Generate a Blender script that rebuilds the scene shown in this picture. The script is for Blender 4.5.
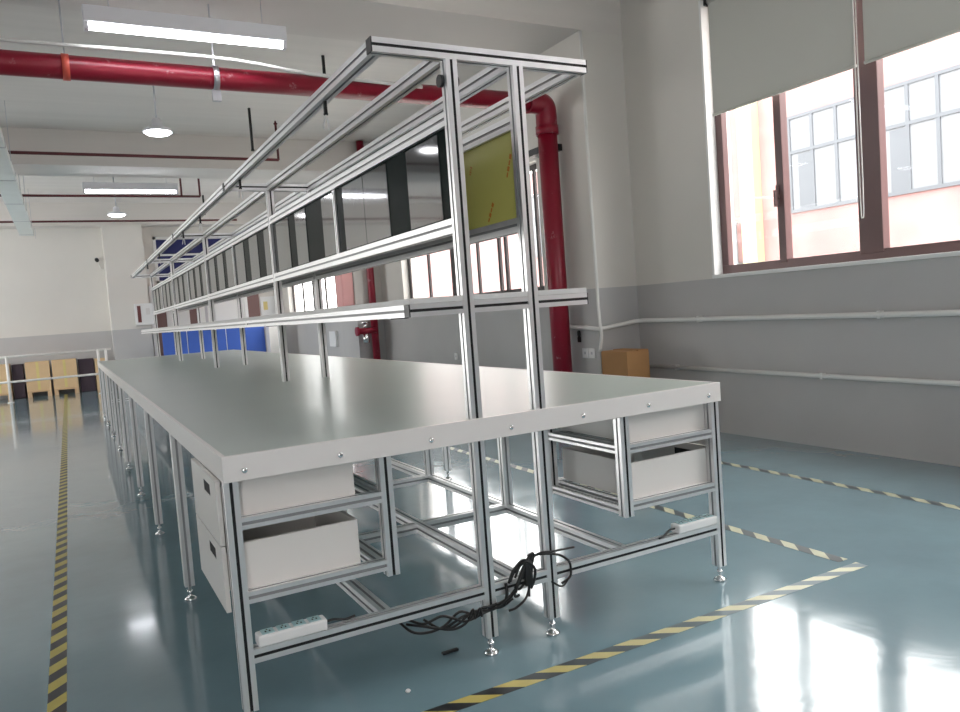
import bpy, bmesh, math, random
from mathutils import Vector, Matrix
random.seed(7)
for o in list(bpy.data.objects): bpy.data.objects.remove(o)
S = bpy.context.scene
COL = S.collection

# ---------------------------------------------------------------- camera
CAMQ = dict(loc=(-0.33938, -2.19096, 1.15931), yaw=0.49373, pitch=-0.06239, roll=-0.07271, f=760.27)
def make_camera():
    cy, sy = math.cos(CAMQ['yaw']), math.sin(CAMQ['yaw'])
    cp, sp = math.cos(CAMQ['pitch']), math.sin(CAMQ['pitch'])
    fwd = Vector((sy*cp, cy*cp, sp)); r = Vector((cy, -sy, 0)); u = r.cross(fwd)
    cr, sr = math.cos(CAMQ['roll']), math.sin(CAMQ['roll'])
    r2 = r*cr + u*sr; u2 = -r*sr + u*cr
    cam = bpy.data.cameras.new('camera'); o = bpy.data.objects.new('camera', cam); COL.objects.link(o)
    m = Matrix((r2, u2, -fwd)).transposed().to_4x4(); m.translation = Vector(CAMQ['loc'])
    o.matrix_world = m
    cam.sensor_width = 36; cam.lens = CAMQ['f']/960*36; cam.clip_start = .05; cam.clip_end = 200
    S.camera = o
make_camera()

# ---------------------------------------------------------------- world, light, exposure
W = bpy.data.worlds.new('sky'); S.world = W; W.use_nodes = True
bg = W.node_tree.nodes['Background']; bg.inputs[0].default_value = (1.0, 0.98, 0.96, 1); bg.inputs[1].default_value = 8.0
S.view_settings.view_transform = 'Standard'; S.view_settings.look = 'None'
S.view_settings.gamma = 1; S.view_settings.use_curve_mapping = False
S.view_settings.exposure = 0.06
LAMP_POWER = 18.0       # emission of the tubes and lenses
def portal(x, y, z, sy, sz, face):      # daylight portals in the window openings (guide sky light, emit nothing)
    l = bpy.data.lights.new('window_portal', 'AREA'); l.shape = 'RECTANGLE'; l.size = sy; l.size_y = sz
    l.cycles.is_portal = True
    o = bpy.data.objects.new('window_portal', l); COL.objects.link(o); o.location = (x, y, z)
    d = Vector(face); o.rotation_euler = d.to_track_quat('-Z', 'Y').to_euler()
    # long side must run horizontally
    return o

# ---------------------------------------------------------------- materials
def nt(name):
    m = bpy.data.materials.new(name); m.use_nodes = True
    return m, m.node_tree.nodes, m.node_tree.links, m.node_tree.nodes['Principled BSDF']
def mat(name, col, rough=.5, metal=0., noise=0., scale=8., bump=0., spec=.5, coat=0., emit=0., stretch=None):
    m, N, L, p = nt(name)
    p.inputs['Base Color'].default_value = (*col, 1); p.inputs['Roughness'].default_value = rough
    p.inputs['Metallic'].default_value = metal; p.inputs['Specular IOR Level'].default_value = spec
    p.inputs['Coat Weight'].default_value = coat; p.inputs['Coat Roughness'].default_value = .08
    if emit:
        p.inputs['Emission Color'].default_value = (*col, 1); p.inputs['Emission Strength'].default_value = emit
    if noise or bump:
        tc = N.new('ShaderNodeTexCoord'); mp = N.new('ShaderNodeMapping'); L.new(tc.outputs['Object'], mp.inputs[0])
        if stretch: mp.inputs['Scale'].default_value = stretch
        n = N.new('ShaderNodeTexNoise'); n.inputs['Scale'].default_value = scale; n.inputs['Detail'].default_value = 5
        L.new(mp.outputs[0], n.inputs['Vector'])
        if noise:
            r = N.new('ShaderNodeMix'); r.data_type = 'RGBA'
            r.inputs['A'].default_value = (*[max(0, c*(1-noise)) for c in col], 1)
            r.inputs['B'].default_value = (*[min(1, c*(1+noise)) for c in col], 1)
            L.new(n.outputs[0], r.inputs['Factor']); L.new(r.outputs['Result'], p.inputs['Base Color'])
        if bump:
            b = N.new('ShaderNodeBump'); b.inputs['Strength'].default_value = bump; b.inputs['Distance'].default_value = .01
            L.new(n.outputs[0], b.inputs['Height']); L.new(b.outputs[0], p.inputs['Normal'])
    return m

def mat_wall():
    m, N, L, p = nt('painted_wall')
    g = N.new('ShaderNodeNewGeometry'); s = N.new('ShaderNodeSeparateXYZ'); L.new(g.outputs['Position'], s.inputs[0])
    n2 = N.new('ShaderNodeTexNoise'); n2.inputs['Scale'].default_value = 1.3; n2.inputs['Detail'].default_value = 6
    L.new(g.outputs['Position'], n2.inputs['Vector'])
    a = N.new('ShaderNodeMath'); a.operation = 'GREATER_THAN'; a.inputs[1].default_value = 1.262
    L.new(s.outputs['Z'], a.inputs[0])
    up = N.new('ShaderNodeMix'); up.data_type = 'RGBA'
    up.inputs['A'].default_value = (.69, .66, .62, 1); up.inputs['B'].default_value = (.77, .74, .70, 1); L.new(n2.outputs[0], up.inputs['Factor'])
    lo = N.new('ShaderNodeMix'); lo.data_type = 'RGBA'
    lo.inputs['A'].default_value = (.46, .45, .45, 1); lo.inputs['B'].default_value = (.56, .55, .55, 1); L.new(n2.outputs[0], lo.inputs['Factor'])
    mx = N.new('ShaderNodeMix'); mx.data_type = 'RGBA'
    L.new(a.outputs[0], mx.inputs['Factor']); L.new(lo.outputs['Result'], mx.inputs['A']); L.new(up.outputs['Result'], mx.inputs['B'])
    L.new(mx.outputs['Result'], p.inputs['Base Color'])
    p.inputs['Roughness'].default_value = .55; p.inputs['Specular IOR Level'].default_value = .3
    n3 = N.new('ShaderNodeTexNoise'); n3.inputs['Scale'].default_value = 6; L.new(g.outputs['Position'], n3.inputs['Vector'])
    b = N.new('ShaderNodeBump'); b.inputs['Strength'].default_value = .12; b.inputs['Distance'].default_value = .02
    L.new(n3.outputs[0], b.inputs['Height']); L.new(b.outputs[0], p.inputs['Normal'])
    return m

def mat_floor():
    m, N, L, p = nt('epoxy_floor')
    tc = N.new('ShaderNodeTexCoord')
    n = N.new('ShaderNodeTexNoise'); n.inputs['Scale'].default_value = .9; n.inputs['Detail'].default_value = 8; n.inputs['Roughness'].default_value = .6
    L.new(tc.outputs['Object'], n.inputs['Vector'])
    r = N.new('ShaderNodeValToRGB'); r.color_ramp.elements[0].position = .3; r.color_ramp.elements[1].position = .75
    r.color_ramp.elements[0].color = (.18, .275, .325, 1); r.color_ramp.elements[1].color = (.25, .385, .435, 1)
    L.new(n.outputs[0], r.inputs[0]); L.new(r.outputs[0], p.inputs['Base Color'])
    # trowel marks: fine scratches as roughness and bump variation
    mp = N.new('ShaderNodeMapping'); mp.inputs['Scale'].default_value = (1, 1, 1); L.new(tc.outputs['Object'], mp.inputs[0])
    n2 = N.new('ShaderNodeTexNoise'); n2.inputs['Scale'].default_value = 3.5; n2.inputs['Detail'].default_value = 6; n2.inputs['Distortion'].default_value = .6
    L.new(mp.outputs[0], n2.inputs['Vector'])
    rr = N.new('ShaderNodeMapRange'); rr.inputs['To Min'].default_value = .07; rr.inputs['To Max'].default_value = .20
    L.new(n2.outputs[0], rr.inputs['Value']); L.new(rr.outputs[0], p.inputs['Roughness'])
    b = N.new('ShaderNodeBump'); b.inputs['Strength'].default_value = .10; b.inputs['Distance'].default_value = .02
    L.new(n2.outputs[0], b.inputs['Height']); L.new(b.outputs[0], p.inputs['Normal'])
    p.inputs['Specular IOR Level'].default_value = 1.0; p.inputs['Coat Weight'].default_value = .5
    p.inputs['Coat Roughness'].default_value = .07
    return m

def mat_tape(name, ya, bl, sgn=1, worn=None):
    m, N, L, p = nt(name)
    tc = N.new('ShaderNodeTexCoord'); s = N.new('ShaderNodeSeparateXYZ'); L.new(tc.outputs['Object'], s.inputs[0])
    a = N.new('ShaderNodeMath'); a.operation = 'MULTIPLY_ADD'; a.inputs[1].default_value = sgn*1.1; L.new(s.outputs['Y'], a.inputs[0]); L.new(s.outputs['X'], a.inputs[2])
    d = N.new('ShaderNodeMath'); d.operation = 'DIVIDE'; d.inputs[1].default_value = .155; L.new(a.outputs[0], d.inputs[0])
    f = N.new('ShaderNodeMath'); f.operation = 'FRACT'; L.new(d.outputs[0], f.inputs[0])
    g = N.new('ShaderNodeMath'); g.operation = 'GREATER_THAN'; g.inputs[1].default_value = .5; L.new(f.outputs[0], g.inputs[0])
    mx = N.new('ShaderNodeMix'); mx.data_type = 'RGBA'; mx.inputs['A'].default_value = (*bl, 1); mx.inputs['B'].default_value = (*ya, 1)
    L.new(g.outputs[0], mx.inputs['Factor'])
    n = N.new('ShaderNodeTexNoise'); n.inputs['Scale'].default_value = 14; n.inputs['Detail'].default_value = 4; L.new(tc.outputs['Object'], n.inputs['Vector'])
    m2 = N.new('ShaderNodeMix'); m2.data_type = 'RGBA'; m2.blend_type = 'MULTIPLY'; m2.inputs['Factor'].default_value = .35
    L.new(mx.outputs['Result'], m2.inputs['A']); L.new(n.outputs['Fac'], m2.inputs['B'])
    last = m2.outputs['Result']
    if worn:                                   # scuffed stretch past the given distance, where the print has rubbed off
        wr = N.new('ShaderNodeMapRange'); wr.inputs['From Min'].default_value = worn-.7; wr.inputs['From Max'].default_value = worn+.6; wr.inputs['To Max'].default_value = .92
        L.new(s.outputs['X'], wr.inputs['Value']); m3 = N.new('ShaderNodeMix'); m3.data_type = 'RGBA'; m3.inputs['B'].default_value = (.34, .38, .34, 1)
        L.new(wr.outputs[0], m3.inputs['Factor']); L.new(last, m3.inputs['A']); last = m3.outputs['Result']
        wc = N.new('ShaderNodeMix'); wc.data_type = 'RGBA'; wc.inputs['A'].default_value = (.22, .29, .32, 1); wc.inputs['B'].default_value = (.80, .79, .60, 1)
        L.new(g.outputs[0], wc.inputs['Factor']); L.new(wc.outputs['Result'], m3.inputs['B'])
    L.new(last, p.inputs['Base Color']); p.inputs['Roughness'].default_value = .35
    return m

def mat_glass():
    m, N, L, p = nt('window_glass'); N.remove(p)
    out = N['Material Output']; t = N.new('ShaderNodeBsdfTransparent'); t.inputs[0].default_value = (.97, .98, .98, 1)
    g = N.new('ShaderNodeBsdfGlossy'); g.inputs['Roughness'].default_value = .02
    lw = N.new('ShaderNodeLayerWeight'); lw.inputs[0].default_value = .5
    pw = N.new('ShaderNodeMath'); pw.operation = 'POWER'; pw.inputs[1].default_value = 5; L.new(lw.outputs['Facing'], pw.inputs[0])
    fr = N.new('ShaderNodeMath'); fr.operation = 'MULTIPLY_ADD'; fr.inputs[1].default_value = .35; fr.inputs[2].default_value = .008; L.new(pw.outputs[0], fr.inputs[0])
    mx = N.new('ShaderNodeMixShader'); L.new(fr.outputs[0], mx.inputs[0]); L.new(t.outputs[0], mx.inputs[1]); L.new(g.outputs[0], mx.inputs[2])
    L.new(mx.outputs[0], out.inputs[0]); return m

def mat_fabric(name, col):
    m, N, L, p = nt(name); out = N['Material Output']
    p.inputs['Base Color'].default_value = (*col, 1); p.inputs['Roughness'].default_value = .9
    tl = N.new('ShaderNodeBsdfTranslucent'); tl.inputs[0].default_value = (*col, 1)
    mx = N.new('ShaderNodeMixShader'); mx.inputs[0].default_value = .10
    L.new(p.outputs[0], mx.inputs[1]); L.new(tl.outputs[0], mx.inputs[2]); L.new(mx.outputs[0], out.inputs[0])
    tc = N.new('ShaderNodeTexCoord'); n = N.new('ShaderNodeTexNoise'); n.inputs['Scale'].default_value = 300
    L.new(tc.outputs['Object'], n.inputs['Vector']); b = N.new('ShaderNodeBump'); b.inputs['Strength'].default_value = .15; b.inputs['Distance'].default_value = .001
    L.new(n.outputs[0], b.inputs['Height']); L.new(b.outputs[0], p.inputs['Normal'])
    return m

def mat_facade():
    m, N, L, p = nt('pink_facade')
    tc = N.new('ShaderNodeTexCoord'); n = N.new('ShaderNodeTexNoise'); n.inputs['Scale'].default_value = .8; n.inputs['Detail'].default_value = 6
    L.new(tc.outputs['Object'], n.inputs['Vector'])
    r = N.new('ShaderNodeValToRGB'); r.color_ramp.elements[0].color = (.31, .165, .16, 1); r.color_ramp.elements[1].color = (.37, .235, .225, 1)
    r.color_ramp.elements[0].position = .35; r.color_ramp.elements[1].position = .7
    L.new(n.outputs[0], r.inputs[0]); L.new(r.outputs[0], p.inputs['Base Color']); p.inputs['Roughness'].default_value = .8
    return m

def mat_redpipe():
    m, N, L, p = nt('red_pipe_paint')
    tc = N.new('ShaderNodeTexCoord'); n = N.new('ShaderNodeTexNoise'); n.inputs['Scale'].default_value = 9; n.inputs['Detail'].default_value = 8; n.inputs['Roughness'].default_value = .7
    L.new(tc.outputs['Object'], n.inputs['Vector'])
    r = N.new('ShaderNodeValToRGB'); r.color_ramp.elements[0].color = (.27, .008, .028, 1); r.color_ramp.elements[1].color = (.62, .40, .42, 1)
    r.color_ramp.elements[0].position = .62; r.color_ramp.elements[1].position = .78
    L.new(n.outputs[0], r.inputs[0]); L.new(r.outputs[0], p.inputs['Base Color']); p.inputs['Roughness'].default_value = .33
    return m

M = dict(
    wall=mat_wall(), floor=mat_floor(), glass=mat_glass(), facade=mat_facade(), red=mat_redpipe(),
    ceil=mat('ceiling_paint', (.76, .72, .69), .8, noise=.08, scale=1.2, stretch=(.4, 5, 1)),
    beam=mat('beam_paint', (.72, .68, .65), .7, noise=.05, scale=2, stretch=(.5, 1, 6)),
    alu=mat('brushed_aluminium', (.86, .855, .86), .34, .72, noise=.05, scale=30, stretch=(1, 1, .1)),
    slot=mat('black_slot', (.012, .012, .014), .5),
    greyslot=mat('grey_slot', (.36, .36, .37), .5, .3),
    cap=mat('black_end_cap', (.02, .02, .022), .4),
    chrome=mat('chrome', (.85, .85, .86), .12, 1.0),
    top=mat('green_grey_mat', (.475, .54, .505), .32, noise=.05, scale=2, spec=.55, coat=.04),
    edge=mat('white_edge_strip', (.82, .79, .77), .35, noise=.02, scale=3),
    lam=mat('white_laminate', (.80, .77, .74), .30, noise=.02, scale=2),
    dark=mat('dark_hole_shade', (.02, .02, .02), .8),  # near-black painted in for the shade inside holes
    shelf=mat('pale_shelf_board', (.72, .71, .70), .35, noise=.03, scale=4),
    blackglass=mat('black_gloss_board', (.006, .014, .012), .25, spec=.02),
    pocket=mat('grey_gloss_sheet', (.04, .043, .046), .05, spec=1.0, coat=.25),
    film=mat('olive_film', (.62, .60, .17), .30, noise=.08, scale=4),
    orange=mat('orange_ink', (.62, .20, .015), .4),
    white=mat('white_plastic', (.82, .82, .82), .4), teal=mat('teal_socket', (.42, .62, .64), .4),
    black=mat('black_rubber', (.006, .006, .007), .45),
    brown=mat('brown_window_frame', (.15, .085, .085), .35),
    darkframe=mat('dark_window_frame', (.05, .04, .042), .4),
    reveal=mat('white_plaster', (.86, .86, .85), .7),
    conduit=mat('white_conduit', (.80, .79, .77), .4), carton=mat('cardboard', (.42, .22, .09), .8, noise=.12, scale=6),
    crate=mat('pale_carton', (.74, .52, .30), .7, noise=.08, scale=5), wood=mat('pallet_wood', (.62, .42, .25), .8, noise=.2, scale=10),
    darkcrate=mat('dark_purple_plastic', (.05, .03, .045), .5), tray=mat('galvanised_tray', (.80, .83, .81), .45, .0, noise=.06, scale=4),
    dred=mat('dark_red_pipe', (.10, .015, .02), .5), clampred=mat('red_clamp', (.75, .12, .08), .4),
    steel=mat('grey_steel', (.55, .55, .58), .35, .8), blue=mat('blue_board', (.045, .12, .50), .45, noise=.05, scale=3),
    navy=mat('navy_blind', (.02, .025, .14), .6), doorbrown=mat('brown_curtain', (.22, .13, .12), .7),
    housing=mat('lamp_housing', (.78, .78, .82), .35), tube=mat('lit_tube', (.95, .96, 1.0), .4, emit=LAMP_POWER),
    lens=mat('lit_lens', (.97, .97, 1.0), .4, emit=LAMP_POWER*.9),
    blind=mat_fabric('grey_blind_fabric', (.62, .62, .58)), rail=mat('white_rail_paint', (.85, .83, .80), .4),
    tapeY=mat_tape('yellow_black_tape', (.76, .62, .16), (.02, .02, .022), 1.36, 1.95),
    tapeL=mat_tape('yellow_black_tape_aisle', (.74, .62, .12), (.025, .025, .03), 1),
    tapeW=mat_tape('faded_tape', (.72, .72, .52), (.10, .12, .13), 1.14),
    xwhite=mat('facade_white', (.21, .22, .235), .5, spec=.15), xgrey=mat('facade_window_grey', (.125, .135, .15), .4, spec=.2),
    xcream=mat('facade_cream', (.40, .38, .24), .6), xground=mat('outdoor_paving', (.55, .53, .5), .9, noise=.1, scale=2),
    pinkcab=mat('pink_cabinet', (.85, .42, .41), .4), brightpane=mat('frosted_pane', (.85, .85, .83), .3),
    signred=mat('sign_red', (.16, .045, .045), .5), yellowlabel=mat('yellow_label', (.75, .62, .25), .5),
)

# ---------------------------------------------------------------- mesh helpers
def box(bm, lo, hi, mi=0, bev=0.):
    x0, y0, z0 = lo; x1, y1, z1 = hi
    vs = [bm.verts.new(p) for p in [(x0,y0,z0),(x1,y0,z0),(x1,y1,z0),(x0,y1,z0),(x0,y0,z1),(x1,y0,z1),(x1,y1,z1),(x0,y1,z1)]]
    fs = [bm.faces.new([vs[i] for i in q]) for q in [(0,3,2,1),(4,5,6,7),(0,1,5,4),(1,2,6,5),(2,3,7,6),(3,0,4,7)]]
    for f in fs: f.material_index = mi
    if bev:
        es = {e for f in fs for e in f.edges}
        bmesh.ops.bevel(bm, geom=list(es), offset=bev, segments=2, affect='EDGES', profile=.5)
    return fs
def frame_axes(d, up=None):
    d = Vector(d).normalized()
    if up is None: up = Vector((0,0,1)) if abs(d.z) < .9 else Vector((0,1,0))
    a = d.cross(Vector(up)).normalized(); b = a.cross(d).normalized()
    return d, a, b
def cyl(bm, p0, p1, r, seg=12, mi=0, r2=None):
    p0 = Vector(p0); p1 = Vector(p1); r2 = r if r2 is None else r2
    d, a, b = frame_axes(p1-p0)
    A = [bm.verts.new(p0 + (a*math.cos(t)+b*math.sin(t))*r) for t in [2*math.pi*k/seg for k in range(seg)]]
    B = [bm.verts.new(p1 + (a*math.cos(t)+b*math.sin(t))*r2) for t in [2*math.pi*k/seg for k in range(seg)]]
    fs = []
    for k in range(seg):
        f = bm.faces.new((A[k], A[(k+1)%seg], B[(k+1)%seg], B[k])); f.smooth = True; fs.append(f)
    fs += [bm.faces.new(A[::-1]), bm.faces.new(B)]
    for f in fs: f.material_index = mi
def tube(bm, pts, r, seg=8, mi=0, smooth=3):
    P = [Vector(p) for p in pts]
    if smooth:                                   # Catmull-Rom
        Q = []
        for i in range(len(P)-1):
            a = P[max(0,i-1)]; b = P[i]; c = P[i+1]; d = P[min(len(P)-1,i+2)]
            for k in range(smooth):
                t = k/smooth
                Q.append(.5*((2*b)+(c-a)*t+(2*a-5*b+4*c-d)*t*t+(3*b-a-3*c+d)*t**3))
        Q.append(P[-1]); P = Q
    rings = []; nrm = None
    for i, p in enumerate(P):
        d = (P[min(i+1,len(P)-1)]-P[max(i-1,0)]).normalized()
        if nrm is None: _, nrm, _b = frame_axes(d)
        nrm = (nrm - d*nrm.dot(d)).normalized(); b = d.cross(nrm)
        rings.append([bm.verts.new(p+(nrm*math.cos(2*math.pi*k/seg)+b*math.sin(2*math.pi*k/seg))*r) for k in range(seg)])
    for i in range(len(rings)-1):
        for k in range(seg):
            f = bm.faces.new((rings[i][k], rings[i][(k+1)%seg], rings[i+1][(k+1)%seg], rings[i+1][k])); f.smooth = True; f.material_index = mi
    bm.faces.new(rings[0][::-1]).material_index = mi; bm.faces.new(rings[-1]).material_index = mi
def lathe(bm, prof, c=(0,0,0), seg=20, mi=0):
    rings = [[bm.verts.new((c[0]+r*math.cos(2*math.pi*k/seg), c[1]+r*math.sin(2*math.pi*k/seg), c[2]+z)) for k in range(seg)] for r, z in prof]
    for i in range(len(rings)-1):
        for k in range(seg):
            f = bm.faces.new((rings[i][k], rings[i][(k+1)%seg], rings[i+1][(k+1)%seg], rings[i+1][k])); f.smooth = True; f.material_index = mi
    bm.faces.new(rings[0][::-1]).material_index = mi; bm.faces.new(rings[-1]).material_index = mi
def section(w, h, n=.0045, dep=.005):
    """slotted extrusion outline; slots on all four sides, two slots on a side longer than 60 mm"""
    pts = []
    def side(p, q):
        p = Vector((*p, 0)); q = Vector((*q, 0)); L = (q-p).length; t = (q-p)/L; inn = Vector((-t.y, t.x, 0))
        pts.append((p, None))
        k = 2 if L > .06 else 1
        for i in range(k):
            c = p + t*(L*(i+.5)/k)
            pts.extend([(c-t*n, -inn), (c-t*n+inn*dep, -inn), (c+t*n+inn*dep, -inn), (c+t*n, None)])
    c = [(-w/2,-h/2),(w/2,-h/2),(w/2,h/2),(-w/2,h/2)]
    for i in range(4): side(c[i], c[(i+1)%4])
    return pts
def profile(bm, p0, p1, w=.04, h=.04, capped=True):
    """aluminium T-slot bar from p0 to p1 (centre line); w is horizontal, h vertical"""
    p0 = Vector(p0); p1 = Vector(p1); d, a, b = frame_axes(p1-p0)
    pts = section(w, h)
    A = [bm.verts.new(p0+a*p.x+b*p.y) for p, _ in pts]; B = [bm.verts.new(p1+a*p.x+b*p.y) for p, _ in pts]
    n = len(pts)
    for k in range(n):
        f = bm.faces.new((A[k], A[(k+1)%n], B[(k+1)%n], B[k]))
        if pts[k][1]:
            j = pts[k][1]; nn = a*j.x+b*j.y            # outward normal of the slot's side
            f.material_index = 1 if nn.y < -.9 else 2  # slots facing the near end are black, the others grey
    fa = bm.faces.new(A[::-1]); fb = bm.faces.new(B)
    fa.material_index = fb.material_index = 0
ALU = ['alu', 'slot', 'greyslot']

def finish(bm, name, mats, fix=True):
    if fix: bmesh.ops.recalc_face_normals(bm, faces=bm.faces)
    me = bpy.data.meshes.new(name); bm.to_mesh(me); bm.free()
    for k in ([mats] if isinstance(mats, str) else mats): me.materials.append(M[k])
    return me
def part(name, bm, mats, parent, loc=(0,0,0), label=None, fix=True):
    me = bm if isinstance(bm, bpy.types.Mesh) else finish(bm, name, mats, fix)
    o = bpy.data.objects.new(name, me); COL.objects.link(o); o.location = loc; o.parent = parent
    if label: o['label'] = label
    return o
def thing(name, label, cat, loc=(0,0,0), group=None, rz=0):
    o = bpy.data.objects.new(name, None); COL.objects.link(o); o.location = loc; o.rotation_euler.z = rz
    o.empty_display_size = .1; o['label'] = label; o['category'] = cat
    if group: o['group'] = group
    return o
def solo(name, bm, mats, label, cat, group=None, kind=None):
    """a thing that is one mesh: its origin goes to the middle of its base"""
    me = finish(bm, name, mats); xs = [v.co for v in me.vertices]
    c = Vector(((min(v.x for v in xs)+max(v.x for v in xs))/2, (min(v.y for v in xs)+max(v.y for v in xs))/2, min(v.z for v in xs)))
    for v in me.vertices: v.co -= c
    o = bpy.data.objects.new(name, me); COL.objects.link(o); o.location = c
    o['label'] = label; o['category'] = cat
    if group: o['group'] = group
    if kind: o['kind'] = kind
    return o
def struct(name, bm, mats, label=None):
    o = bpy.data.objects.new(name, finish(bm, name, mats) if bm is not None else None); COL.objects.link(o)
    o['kind'] = 'structure'; o['label'] = label or name; o['category'] = name.split('_')[0]
    return o
def copy_tree(o, parent=None):
    c = o.copy(); COL.objects.link(c)
    if parent: c.parent = parent
    for ch in list(o.children): copy_tree(ch, c)
    return c
def B(): return bmesh.new()
def bx(lo, hi, bev=0.):
    bm = B(); box(bm, lo, hi, 0, bev); return bm

# ================================================================ THE ROOM
XR, XL, YB, YF, ZC = 4.3, -8.0, 16.5, -7.0, 4.0
struct('floor', bx((XL-.2, YF-.2, -.12), (XR+.28, YB+.2, 0)), 'floor', 'glossy blue grey epoxy floor')
struct('ceiling', bx((XL-.2, YF-.2, ZC), (XR+.28, YB+.2, ZC+.2)), 'ceil', 'pale grey painted concrete ceiling')
def wall_x(name, x0, x1, y0, y1, holes, label):
    """wall running along y between x0..x1; holes = (ya, yb, za, zb)"""
    bm = B(); ys = y0
    for (a, b, c, d) in sorted(holes):
        box(bm, (x0, ys, 0), (x1, a, ZC)); box(bm, (x0, a, 0), (x1, b, c)); box(bm, (x0, a, d), (x1, b, ZC)); ys = b
    box(bm, (x0, ys, 0), (x1, y1, ZC)); struct(name, bm, 'wall', label)
WZ0, WZ1 = 1.285, 3.46
HOLES_R = [(-3.2, 2.335, WZ0, WZ1), (4.45, 8.78, WZ0, 2.72), (10.95, 15.7, WZ0, 2.72)]
wall_x('wall_right', XR, XR+.26, YF, YB, HOLES_R, 'right wall with windows, white above a grey band')
HOLES_L = [(9.6, 15.9, .06, 3.3)]  # unseen opening, enlarged to throw light on the back wall
wall_x('wall_left', XL-.2, XL, YF, YB, HOLES_L, 'far left wall with one unseen opening enlarged for light')
def wall_y(name, y0, y1, holes, label):
    bm = B(); xs = XL-.2
    for (a, b, c, d) in sorted(holes):
        box(bm, (xs, y0, 0), (a, y1, ZC)); box(bm, (a, y0, 0), (b, y1, c)); box(bm, (a, y0, d), (b, y1, ZC)); xs = b
    box(bm, (xs, y0, 0), (XR+.26, y1, ZC)); struct(name, bm, 'wall', label)
wall_y('wall_back', YB, YB+.2, [(1.55, 3.75, 2.25, 3.3)], 'back wall, white above a grey band')
HOLES_F = [(-4.4, -1.6, 1.0, 3.0)]
wall_y('wall_front', YF-.2, YF, HOLES_F, 'wall behind the viewer')

# pillars and cross beams
def pillar(n, x0, x1, y0, y1): struct('trim_%d' % n, bx((x0, y0, 0), (x1, y1, 3.519)), 'wall', 'square wall pillar, white over grey')
pillar(1, 3.835, XR, 3.29, 4.12); pillar(2, 3.835, XR, 9.7, 10.5); pillar(3, .52, 1.30, 16.0, YB); pillar(4, 3.835, XR, -3.95, -3.3)
for i, y in enumerate((-3.95, 3.29, 9.7, 16.05)):
    struct('trim_%d' % (5+i), bx((XL, y, 3.52), (XR, y+(.82 if i < 3 else .45), ZC)), 'beam', 'painted concrete ceiling beam')

# ---- windows
def window(n, x, y0, y1, z0, z1, posts, label, sgn=1, matk='brown', handle=None, t=.03):
    """aluminium framed window in the plane x; posts = list of (y0,y1) uprights"""
    root = struct('window_%d' % n, None, None, label); root.location = (x, (y0+y1)/2, z0)
    ox, oy, oz = root.location
    bm = B(); L = lambda p: (p[0]-ox, p[1]-oy, p[2]-oz)
    box(bm, L((x-t, y0, z0)), L((x+t, y1, z0+.075)), 0, .004); box(bm, L((x-t, y0, z1-.06)), L((x+t, y1, z1)), 0, .004)
    box(bm, L((x-t, y0, z0+.075)), L((x+t, y0+.075, z1-.06)), 0, .004); box(bm, L((x-t, y1-.075, z0+.075)), L((x+t, y1, z1-.06)), 0, .004)
    for (a, b) in posts: box(bm, L((x-t-.006, a, z0+.05)), L((x+t+.006, b, z1-.05)), 0, .004)
    part('window_frame', bm, matk, root)
    edges = [y0+.07] + [v for ab in sorted(posts) for v in ab] + [y1-.07]
    for a, b in zip(edges[::2], edges[1::2]):
        part('pane', bx(L((x-.004, a, z0+.07)), L((x+.004, b, z1-.055))), 'glass', root)
    if handle:
        bm = B(); yy, zz = handle
        box(bm, L((x-t-.02, yy-.012, zz-.05)), L((x-t, yy+.012, zz+.05)), 0, .003); box(bm, L((x-t-.05, yy-.009, zz-.11)), L((x-t-.02, yy+.009, zz+.012)), 0, .003)
        part('handle', bm, matk, root)
    return root
window(1, 4.42, -3.2, 2.335, WZ0, WZ1, [(1.69, 1.755), (.93, 1.10), (-.15, -.09), (-.95, -.80), (-2.1, -2.04)],
       'large brown framed window under two roller blinds', handle=(1.74, 1.86))
window(2, 4.42, 4.45, 8.78, WZ0, 2.72, [(5.04, 5.08), (5.76, 5.81), (5.92, 5.97), (6.48, 6.52), (7.15, 7.28), (8.0, 8.05)],
       'brown framed window beyond the red riser pipe', t=.012, matk='darkframe')
window(3, 4.42, 10.95, 15.7, WZ0, 2.72, [(11.6, 11.65), (12.35, 12.45), (13.1, 13.15), (13.95, 14.05), (14.8, 14.85)], 'farthest brown framed window in the right wall', t=.012, matk='darkframe')
for i, (a, b, c, d) in enumerate(HOLES_L): window(4+i, XL-.1, a, b, c, d, [((a+b)/2-.05, (a+b)/2+.05)], 'unseen large opening in the far left wall, shaped to light the back')
# white sill boards
for i, (a, b) in enumerate([(-3.2, 2.335), (4.45, 8.78), (10.95, 15.7)]):
    struct('trim_%d' % (20+i), bx((XR-.012, a, WZ0-.022), (4.40, b+.01, WZ0+.006), .003), 'reveal', 'white window sill')
struct('trim_23', bx((XR-.004, 2.325, WZ0), (4.39, 2.345, WZ1)), 'reveal', 'white plaster window reveal')
portal(4.36, -.43, 1.92, 5.5, 1.25, (-1, 0, 0)); portal(4.36, 6.6, 2.0, 4.3, 1.4, (-1, 0, 0)); portal(4.36, 13.3, 2.0, 4.7, 1.4, (-1, 0, 0))
for (a, b, c, d) in HOLES_L: portal(XL+.02, (a+b)/2, (c+d)/2, b-a, d-c, (1, 0, 0))
for (a, b, c, d) in HOLES_F: portal((a+b)/2, YF+.02, (c+d)/2, b-a, d-c, (0, 1, 0))

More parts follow.
